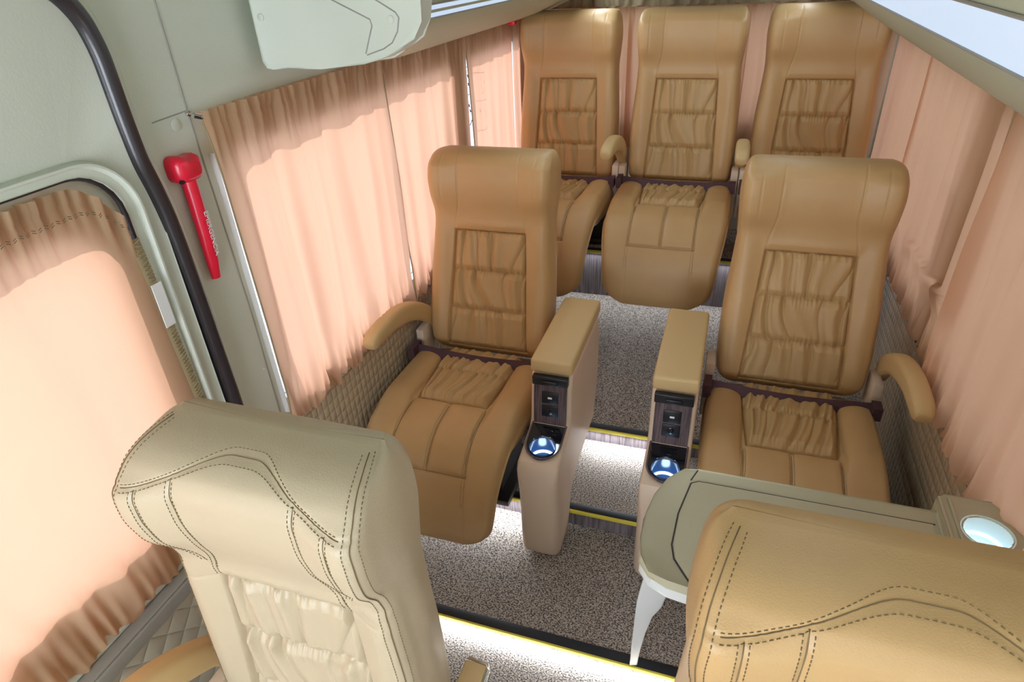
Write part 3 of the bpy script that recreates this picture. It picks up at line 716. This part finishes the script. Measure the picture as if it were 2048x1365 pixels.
# --- cushion
CY = [-0.07, 0.03, 0.12, 0.25, 0.38, 0.46, 0.52, 0.565, 0.60, 0.625, 0.64, 0.648, 0.640]
CZ = [-0.050, -0.012, -0.004, 0.0, 0.004, -0.002, -0.026, -0.066, -0.115, -0.170, -0.235, -0.300, -0.345]
cp = np.stack([CY, CZ], -1).astype(float); cl = np.concatenate([[0], np.cumsum(np.linalg.norm(np.diff(cp, axis=0), axis=1))]); CT = cl[-1]
def cpath(t): return np.stack([pchip(cl, CY, t), pchip(cl, CZ, t)], -1)
tI0, tI1 = float(np.interp(-0.01, CY[:9], cl[:9])), float(np.interp(0.345, CY[:9], cl[:9]))
tQ = float(cl[7])+0.035
def ihw(t): return 0.158-0.030*(t-tI0)/(tI1-tI0)
def gcush(x, t):
    ax = np.abs(x); g = np.zeros_like(x)
    lob = float(sst(0.07, 0.15, t)*sst(tI1+0.13, tI1-0.03, t))
    g += 0.034*np.sqrt(np.clip(1-((ax-0.205)/0.060)**2, 0, 1))*lob*(ax > 0.1)
    g += 0.014*sst(0.12, 0.03, np.abs(ax-0.20))*float(sst(tI1-0.05, tI1+0.1, t)*sst(CT, CT-0.25, t))*0.6
    g -= 0.010*sst(ihw(t)+0.005, ihw(t)-0.002, ax)*float(sst(tI1+0.004, tI1-0.002, t))*float(sst(tI0-0.03, tI0, t))
    if t > tI1-0.002:
        zone = float(t < tQ)
        pf = np.sqrt(np.clip(1-((ax-0.067)/0.067)**4, 0, 1))*(ax < 0.134)
        tt = (t-tI1)/(tQ-tI1)
        if 0 <= tt <= 1: g += 0.011*pf*math.sqrt(max(0, 1-(2*tt-1)**6))
        g -= 0.0035*gs(ax-0.135-0.012*float(sst(tI1+0.05, tI1, t)), 0.003)*(1 if t < tQ else 0.35)
        g -= 0.003*gs(x, 0.003)*zone
    g -= 0.0055*gs(np.array(t-tQ), 0.0045)*sst(0.15, 0.135, ax)
    g -= 0.0035*gs(np.array(t-tI1-0.004), 0.003)*sst(0.15, 0.13, ax)
    return g
def cushP():
    ts = np.concatenate([np.linspace(0, CT-0.03, 190), CT-0.03+0.03*(1-(1-np.linspace(0.08, 1, 12))**1.8)])
    P = cpath(ts); e = 1e-3; T = cpath(np.minimum(ts+e, CT))-cpath(np.maximum(ts-e, 0)); T /= np.linalg.norm(T, axis=1)[:, None]
    Nn = np.stack([-T[:, 1], T[:, 0]], -1)
    W = pchip([0, 0.02, 0.06, 0.25, 0.5, 0.62, 0.74, CT-0.09, CT-0.045, CT-0.015, CT], [0.185, 0.225, 0.248, 0.262, 0.258, 0.252, 0.240, 0.226, 0.208, 0.175, 0.14], ts)
    TH = pchip([0, 0.03, 0.1, 0.45, 0.60, 0.8, CT-0.02, CT], [0.03, 0.085, 0.11, 0.10, 0.065, 0.055, 0.04, 0.012], ts)
    R = []
    for i, t in enumerate(ts):
        r = ring_pts(W[i], 0.0, -TH[i], gcush, t)
        yy = P[i, 0]+Nn[i, 0]*r[:, 1]; zz = P[i, 1]+Nn[i, 1]*r[:, 1]
        R.append(np.stack([r[:, 0], -yy, zz], -1))
    return np.array(R), ts, W
CP, CTS, CW = cushP()
cushion_mesh = grid_mesh('cushion', CP, True, True, True)
def cush_pt(x, t, lift=0.0008):
    i = int(np.clip(np.searchsorted(CTS, t), 0, len(CTS)-1)); hw = CW[i]-0.028
    c = np.clip((x/hw+1)/2*(NFR-1), 0, NFR-1); p = CP[i, int(c)]
    return Vector((p[0], p[1]-lift*0.5, p[2]+lift))
mbc = MB()
for o in (-0.005, 0.005):
    dashes(mbc, [cush_pt(o, t) for t in np.linspace(tI1+0.01, tQ-0.004, 40)], r=0.0006)
    for sd_ in (-1, 1): dashes(mbc, [cush_pt(sd_*0.135+o, t) for t in np.linspace(tI1+0.03, tQ+0.1, 50)], r=0.0006)
for sd_ in (-1, 0, 1): mbc.tube([cush_pt(sd_*0.135, t, 0.0003) for t in np.linspace(tI1+0.02, tQ, 40)], 0.0009, 4)
mbc.tube([cush_pt(x, tQ, 0.0003) for x in np.linspace(-0.14, 0.14, 40)], 0.0011, 4)
cstitch_mesh = mbc.mesh('cushion_stitching')
def pleat_cush():
    nu, nv = 130, 110
    u = np.linspace(-1, 1, nu)[None, :]; t = np.linspace(tI0, tI1, nv)[:, None]
    hw = ihw(t); x = u*hw; P = cpath(t[:, 0]); L_ = tI1-tI0
    v = (t-tI0)/L_*2; row = np.clip(np.floor(v), 0, 1); f = v-row; rh = L_/2
    edge = np.clip((1-np.abs(u))*hw/0.02, 0, 1)**0.5
    ends = np.clip(np.minimum(t-tI0, tI1-t)/0.028, 0, 1)**0.5
    rowp = np.clip(np.minimum(f, 1-f)*rh/0.02, 0, 1)**0.5
    h = -0.010+0.036*edge*ends*(0.72+0.28*rowp)
    wr = np.zeros((nv, nu))
    for k in range(2):
        wr += (row == k)*wrinkle(u*0.5+0.5+0.10*(f-0.5)*(1+0*u), f, 31+k*7, 13, 0.9)*(0.75+0.5*np.exp(-np.minimum(f, 1-f)*rh/0.02))
    tuck = np.exp(-np.minimum(f, 1-f)*rh/0.012)*np.sin(2*PI*(u*10+0.8*np.sin(4*u)))
    h = h+0.0090*wr*edge*ends*rowp**0.5+0.0032*tuck*edge*ends
    h = np.maximum(h, -0.0105)
    return grid_mesh('cushion_panel', np.stack([x+0*t, -(P[:, 0][:, None]+0*x), P[:, 1][:, None]+h], -1))
cpleat_mesh = pleat_cush()
for me_, k_ in ((back_mesh, 'leather'), (plain_mesh, 'leather'), (plain_stitch[0], 'thread'), (plain_stitch[1], 'thread'), (pleat_mesh, 'pleat_leather'), (piping_mesh, 'piping'), (stitch_mesh, 'thread'), (cushion_mesh, 'leather'), (cstitch_mesh, 'thread'), (cpleat_mesh, 'pleat_leather')):
    me_.materials.append(M[k_]); me_.shade_smooth()
# --- armrest: curved, swept
ARM = [(0.02, 0.060), (0.00, 0.105), (-0.06, 0.155), (-0.14, 0.200), (-0.23, 0.228), (-0.32, 0.240), (-0.40, 0.238), (-0.445, 0.225)]   # (y, z) from the hinge
def arm_mesh():
    a = np.array(ARM); k = np.linspace(0, 1, len(a)); q = np.linspace(0, 1, 40); yy = pchip(k, a[:, 0], q); zz = pchip(k, a[:, 1], q)
    hw = pchip([0, .2, .5, .8, .96, 1], [.019, .025, .029, .029, .026, .020], q); hh = pchip([0, .2, .5, .8, .96, 1], [.022, .033, .037, .030, .023, .014], q)
    rings = []
    for i in range(40):
        t = Vector((0, yy[min(i+1, 39)]-yy[max(i-1, 0)], zz[min(i+1, 39)]-zz[max(i-1, 0)])).normalized(); n = Vector((0, -t.z, t.y))
        if n.z < 0 and i > 3: n = -n
        n = Vector((0, t.z, -t.y)) if t.y < 0 else Vector((0, -t.z, t.y))
        r = []
        for j in range(24):
            b = 2*PI*j/24; c, s = math.cos(b), math.sin(b)
            p = Vector((hw[i]*math.copysign(abs(c)**0.6, c), yy[i], zz[i]))+n*(-hh[i]*math.copysign(abs(s)**0.65, s)); r.append(p)
        rings.append(r)
    mb = MB(); mb.loft(rings)
    me = mb.mesh('armrest'); bm = bmesh.new(); bm.from_mesh(me); bmesh.ops.recalc_face_normals(bm, faces=bm.faces); bm.to_mesh(me); bm.free()
    me.materials.append(M['lid_vinyl']); me.shade_smooth(); sharp(me, 0.9); return me
armrest_mesh = arm_mesh()
mb = MB(); mb.box(-0.016, 0.016, -0.055, 0.045, -0.14, 0.085); arm_brk = mb.build('x', 'console_vinyl', bevel=0.006); bracket_mesh = arm_brk.data; bpy.data.objects.remove(arm_brk)
mb = MB(); mb.box(-0.20, 0.20, -0.44, -0.06, -0.165, -0.13); mb.box(-0.17, 0.17, -0.06, 0.09, -0.14, -0.08); o = mb.build('x', 'dark_metal', bevel=0.004); frame_mesh = o.data; bpy.data.objects.remove(o)
mb = MB(); mb.box(-0.16, 0.16, -0.33, -0.08, 0.03, 0.30); mb.box(-0.20, 0.20, -0.38, -0.05, 0.0, 0.03); o = mb.build('x', 'dark_metal', bevel=0.006); pedestal_mesh = o.data; bpy.data.objects.remove(o)
def belt_mesh():
    mb = MB(); xs = np.linspace(-0.262, 0.252, 24); rings = []
    for x in xs:
        y = -0.088-0.012*math.cos(x*5); z = 0.030-0.010*math.cos(x*6)-0.012*(x+0.26)
        hh = 0.0195; rings.append([(x, y-0.001, z-hh), (x, y+0.014, z+hh), (x, y+0.0165, z+hh), (x, y+0.0015, z-hh)])
    mb.loft(rings)
    mb.box(-0.274, -0.250, -0.12, -0.05, 0.0, 0.05)
    mb.box(0.245, 0.272, -0.115, -0.065, 0.0, 0.045)
    o = mb.build('x', 'belt', smooth=False); me = o.data; bpy.data.objects.remove(o); return me
belt_me = belt_mesh()
def part(name, me, par, loc=(0, 0, 0)):
    o = bpy.data.objects.new(name, me); C.objects.link(o); o.parent = par; o.location = loc; return o
def seat(x, y, zfloor, hinge, recline, lab, group, arms=(), belt=True, pdy=0.0, wfac=1.0, hfac=1.0, plain=True):
    """one passenger seat; hinge: height of the backrest base above its floor"""
    root = empty('passenger_seat', (x, y, zfloor)); tag(root, lab, 'seat', group)
    b = part('backrest', plain_mesh if plain else back_mesh, root, (0, 0, hinge)); b.rotation_euler = (-recline, 0, 0)
    b.scale = (wfac, 1, hfac)
    part('pleated_panel', pleat_mesh, b); part('piping', piping_mesh, b); [part('stitching', q, b) for q in (plain_stitch if plain else [stitch_mesh])]
    c = part('cushion', cushion_mesh, root, (0, 0.0, hinge)); part('pleated_panel', cpleat_mesh, c); part('stitching', cstitch_mesh, c)
    part('seat_frame', frame_mesh, root, (0, 0, hinge))
    p = part('pedestal', pedestal_mesh, root, (0, pdy, 0)); p.scale = (1, 1 if not pdy else 0.7, (hinge-0.14)/0.30)
    for sx in (-1, 1): part('hinge_cover', bracket_mesh, root, (sx*0.262, 0.02, hinge))
    for ax in arms:
        a = part('armrest', armrest_mesh, root, (ax, 0.05, hinge))
    if belt: part('lap_belt', belt_me, root, (0, 0, hinge))
    return root
gr = 'leather passenger seats facing the front'
seat(-0.815, 1.952, Z2, 0.412, 0.288, 'left tan armchair in the middle row, beside the sunlit curtain', gr, (-0.258,))
seat(0.284, 1.983, Z2, 0.412, 0.284, 'right tan armchair in the middle row, partly behind the tray table', gr, (0.286,))
seat(-0.793, 3.119, Z4, 0.416, 0.181, 'left seat of the rear row, against the sunlit curtain', gr, (), pdy=0.42)
seat(-0.236, 3.119, Z4, 0.416, 0.181, 'middle seat of the rear row, between two small armrests', gr, (-0.276, 0.279), pdy=0.42)
seat(0.324, 3.119, Z4, 0.416, 0.181, 'right seat of the rear row, half behind the right armchair', gr, (), pdy=0.42)
fs = seat(-0.622, 0.512, Z0, 0.49, 0.050, 'brightly lit cream foreground seat at bottom left with double-stitched headrest', gr, (-0.300,), wfac=0.93, hfac=0.968, plain=False)
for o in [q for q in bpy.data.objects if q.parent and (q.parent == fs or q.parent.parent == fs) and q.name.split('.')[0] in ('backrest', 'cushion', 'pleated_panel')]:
    o.material_slots[0].link = 'OBJECT'; o.material_slots[0].material = M['lit_cream_leather']
seat(0.262, 0.512, Z0, 0.49, 0.050, 'large tan foreground seat at bottom right, in front of the tray table', gr, (0.286,), wfac=1.02, hfac=0.968, plain=False)

# ------------------------------------------------------------------ consoles beside the middle row seats
def console(x, lab, y=0.0):
    e = empty('console', (x, 1.75, Z2)); tag(e, lab, 'console', 'armrest consoles on the aisle')
    hw = 0.069
    prof = [(2.05, 0.575), (1.645, 0.575), (1.632, 0.545), (1.622, 0.47), (1.612, 0.405), (1.595, 0.385), (1.52, 0.366), (1.455, 0.350), (1.440, 0.320), (1.436, 0.25), (1.440, 0.10), (1.442, 0.0), (1.446, -0.050), (1.465, -0.074), (1.58, -0.074), (1.61, -0.055), (1.625, 0.02), (1.64, 0.095), (1.70, 0.125), (2.00, 0.145), (2.07, 0.30), (2.085, 0.50)]
    pf = []
    for (a, b), (c, d) in zip(prof, prof[1:]+prof[:1]):       # a denser outline
        n = max(1, int(math.hypot(c-a, d-b)/0.03)); pf += [(a+(c-a)*k/n, b+(d-b)*k/n) for k in range(n)]
    nn = []
    for k in range(len(pf)):
        a, c = pf[k-1], pf[(k+1) % len(pf)]; t = Vector((c[0]-a[0], c[1]-a[1])).normalized(); nn.append((-t.y, t.x))
    def sec(side, ang):
        out = []
        for (py_, pz_), (ny, nz) in zip(pf, nn):
            rr = 0.013+0.022*float(sst(0.33, 0.20, pz_)*sst(1.66, 1.60, py_))
            out.append((side*(hw-rr+rr*math.sin(ang)), py_-SG*ny*rr*(1-math.cos(ang)), pz_-SG*nz*rr*(1-math.cos(ang))))
        return out
    area2 = sum(a[0]*b[1]-b[0]*a[1] for a, b in zip(pf, pf[1:]+pf[:1])); SG = -1 if area2 > 0 else 1
    AN = [PI/2, PI*0.38, PI/4, PI*0.12, 0]
    mb = MB(); mb.loft([sec(-1, a) for a in AN]+[sec(1, a) for a in reversed(AN)])
    o = mb.build('body', 'console_vinyl', e); o.location = (0, -1.75, 0)
    cut = MB(); cut.loft([[(0.0448*math.cos(a), 1.515+0.0448*math.sin(a), z) for a in np.linspace(0, 2*PI, 32, endpoint=False)] for z in (0.288, 0.43)])
    bool_cut(o, [cut])
    mb = MB(); mb.box(-hw-0.001, hw+0.001, 1.632, 2.085, 0.578, 0.628); q = mb.build('lid', 'lid_vinyl', e, bevel=0.011, seg=4); q.location = (0, -1.75, 0)
    mb = MB(); mb.box(-hw+0.010, hw-0.010, 1.612, 1.634, 0.545, 0.577); mb.box(-0.025, 0.025, 1.604, 1.614, 0.551, 0.566); q = mb.build('latch', 'black_plastic', e, bevel=0.003); q.location = (0, -1.75, 0)
    # trim: upper face with sockets, lower stadium plate round the cup holder
    def up(u, v, d): # u across, v down the slope 0..0.145
        a = Vector((0, 1.6245, 0.545)); b2 = Vector((0, 1.608, 0.400)); t = (b2-a).normalized(); n = Vector((0, t.z, -t.y)).normalized()
        if n.y > 0: n = -n
        p = a+t*v+n*(0.004-d); return (u, p.y, p.z)
    q = plate('wood_trim', [(-0.055, 0), (0.055, 0), (0.055, 0.150), (-0.055, 0.150)], [], up, 0.008, 'trim_wood', e); q.location = (0, -1.75, 0)
    def fl2(u, v, d): # u across, v forward from the bend
        a = Vector((0, 1.605, 0.392)); b2 = Vector((0, 1.46, 0.356)); t = (b2-a).normalized(); n = Vector((0, -t.z, t.y))
        if n.z < 0: n = -n
        p = a+t*v+n*(0.003-d); return (u, p.y, p.z)
    stad = [(0.055, 0)]+[(0.055*math.cos(a), 0.082+0.056*math.sin(a)) for a in np.linspace(0, PI, 18)]+[(-0.055, 0)]
    hole = [(0.0435*math.cos(a), 0.090+0.043*math.sin(a)) for a in np.linspace(0, 2*PI, 32, endpoint=False)]
    q = plate('cup_surround', stad, [hole], fl2, 0.008, 'gloss_black', e, smooth=True); q.location = (0, -1.75, 0)
    mb = MB(); mb.tube([fl2(u*1.04, v*1.02-0.001, -0.002) for u, v in stad], 0.003, 6); q = mb.build('trim_edge', 'trim_wood', e); q.location = (0, -1.75, 0)
    for k, v in enumerate((0.048, 0.098)):
        mb = MB(); a = [up(uu, vv, -0.003) for uu, vv in ((-0.028, v-0.022), (0.028, v-0.022), (0.028, v+0.022), (-0.028, v+0.022))]
        b2 = [up(uu, vv, 0.002) for uu, vv in ((-0.028, v-0.022), (0.028, v-0.022), (0.028, v+0.022), (-0.028, v+0.022))]
        mb.loft([b2, a]); q = mb.build('power_socket' if k else 'usb_socket', 'black_plastic', e, bevel=0.002); q.location = (0, -1.75, 0)
        par = q
        if k == 0:
            mb = MB(); mb.loft([[up(uu, vv, -0.0032) for uu, vv in ((-0.007, v-0.003), (0.007, v-0.003), (0.007, v+0.003), (-0.007, v+0.003))], [up(uu, vv, -0.0045) for uu, vv in ((-0.007, v-0.003), (0.007, v-0.003), (0.007, v+0.003), (-0.007, v+0.003))]])
            mb.build('port', 'white_paint', par, smooth=False)
        else:
            mb = MB(); c1 = Vector(up(0, v, -0.0033)); c2 = Vector(up(0, v, -0.006)); mb.disc(c1, (c2-c1), 0.011, 0.002, 20); mb.build('socket_ring', 'gloss_black', par)
    cupz = 0.365
    mb = MB(); mb.lathe([(0.0001, -0.070), (0.038, -0.070), (0.0425, -0.060), (0.0425, 0.008), (0.0445, 0.010), (0.0445, 0.004), (0.044, -0.072), (0.0001, -0.0735)], (0, 1.515, cupz), 40)
    q = mb.build('cup_holder', 'blue_cup', e); q.location = (0, -1.75, 0)
    mb = MB(); mb.lathe([(0.041, -0.052), (0.0415, -0.046), (0.0405, -0.040), (0.0395, -0.046), (0.041, -0.052)], (0, 1.515, cupz), 40); r = mb.build('light_ring', 'cup_led', q)
    l = bpy.data.lights.new('cup_lamp', 'POINT'); l.energy = 0.05; l.color = (0.55, 0.78, 1.0); l.shadow_soft_size = 0.012
    lo = bpy.data.objects.new('cup_lamp', l); C.objects.link(lo); lo.location = (x, 1.515, Z2+cupz-0.035)
    return e
console(-0.462, 'left aisle console attached beside the left armchair, fully visible with blue-lit cup holder')
console(-0.072, 'right aisle console beside the right armchair, its lower part behind the tray table')

# ------------------------------------------------------------------ tray table behind the right foreground seat
T = empty('tray_table', (0.2, 1.0, 0.0)); tag(T, 'beige tray table with white-edged rounded end behind the right foreground seat', 'tray table')
def att(o): o.location = (-0.2, -1.0, 0); return o
tz = 0.70
to = [(0.50, 0.78), (0.50, 1.166), (0.02, 1.166), (-0.010, 1.160), (-0.045, 1.120), (-0.068, 1.06), (-0.078, 1.00), (-0.080, 0.93), (-0.072, 0.885), (-0.050, 0.855), (-0.015, 0.838), (0.05, 0.83), (0.10, 0.78)]
att(plate('table_top', to, [], lambda u, v, d: (u, v, tz-d), 0.016, 'tray_plastic', T, smooth=True, bevel=0.004))
sc_ = lambda k: [(0.2+(u-0.2)*k, 1.0+(v-1.0)*k) for u, v in to]
att(plate('under_edge', sc_(0.985), [], lambda u, v, d: (u, v, tz-0.017-d), 0.026, 'pale_plastic', T, smooth=True, bevel=0.006))
li = [(0.49, 0.80), (0.49, 1.128), (0.022, 1.128), (0.006, 1.118), (-0.012, 1.02), (-0.016, 0.93), (-0.008, 0.895), (0.012, 0.866), (0.06, 0.80)]
mb = MB(); mb.tube([(u, v, tz+0.0003) for u, v in li[1:]], 0.0018, 5); mb.tube([(0.005, 1.128, tz+0.0003), (0.018, 1.166, tz+0.0003)], 0.0015, 5); att(mb.build('lid_seam', 'dark_metal', T))
att(plate('folding_lid', [(a*0.985+0.003, b) for a, b in li], [], lambda u, v, d: (u, v, tz+0.0015-d), 0.003, 'tray_plastic', T, smooth=True))
# cup holder block at the wall side
blk = [(0.500, 1.02), (0.640, 1.02), (0.640, 1.17), (0.625, 1.215), (0.520, 1.215), (0.500, 1.195)]
cx_, cy_ = 0.578, 1.122
o = att(plate('cup_block', blk, [[(cx_+0.043*math.cos(a), cy_+0.043*math.sin(a)) for a in np.linspace(0, 2*PI, 36, endpoint=False)]], lambda u, v, d: (u, v, tz+0.010-d), 0.07, 'tray_plastic', T, smooth=True, bevel=0.003))
mb = MB(); mb.box(0.506, 0.512, 1.03, 1.205, tz+0.009, tz+0.014); mb.box(0.524, 0.530, 1.03, 1.205, tz+0.009, tz+0.014); att(mb.build('ribs', 'tray_plastic', T, bevel=0.002))
mb = MB(); mb.lathe([(0.0001, -0.040), (0.034, -0.040), (0.040, -0.030), (0.0425, 0.006), (0.045, 0.012), (0.047, 0.011), (0.0432, 0.0), (0.0432, -0.045), (0.0001, -0.047)], (cx_, cy_, tz), 40); o = att(mb.build('cup_well', 'cup_white', T)); o['label'] = 'glowing white cup well'
mb = MB(); mb.lathe([(0.0375, -0.0345), (0.0395, -0.031), (0.0385, -0.028), (0.0365, -0.031), (0.0375, -0.0345)], (cx_, cy_, tz), 40); q = mb.build('light_ring', 'cup_led', o)
# support blade from the table down to the step
mb = MB()
pr = [(0.872, 0.656, -0.060, 0.040), (0.885, 0.62, -0.064, 0.052), (0.905, 0.56, -0.070, 0.056), (0.930, 0.49, -0.076, 0.055), (0.965, 0.40, -0.080, 0.040), (1.02, 0.25, -0.086, 0.030), (1.075, 0.10, -0.092, 0.025), (1.125, -0.03, -0.096, 0.022), (1.140, -0.078, -0.098, 0.022)]
rings = []
for y, z, x, wd in pr: rings.append([(x, y, z), (x+wd, y+0.006, z), (x+wd, y+0.014, z), (x, y+0.014, z)])
mb.loft(rings); att(mb.build('support_leg', 'pale_plastic', T, bevel=0.003))

# buckle at the right of the left foreground seat
e = empty('belt_buckle', (-0.388, 0.690, 0.0)); tag(e, 'small belt buckle with chrome edge beside the left foreground seat', 'belt buckle')
mb = MB(); mb.box(-0.025, 0.025, -0.04, 0.045, 0.39, 0.43); mb.tube([(0, 0, Z0), (0, 0, 0.10), (0, 0, 0.40)], 0.012, 8); mb.build('buckle_body', 'lid_vinyl', e, bevel=0.008, seg=3)
mb = MB(); mb.tube([(-0.02, 0.052, 0.425), (0.024, 0.048, 0.425), (0.031, 0.035, 0.425), (0.031, -0.01, 0.42)], 0.004, 8); mb.build('chrome_edge', 'chrome', e)
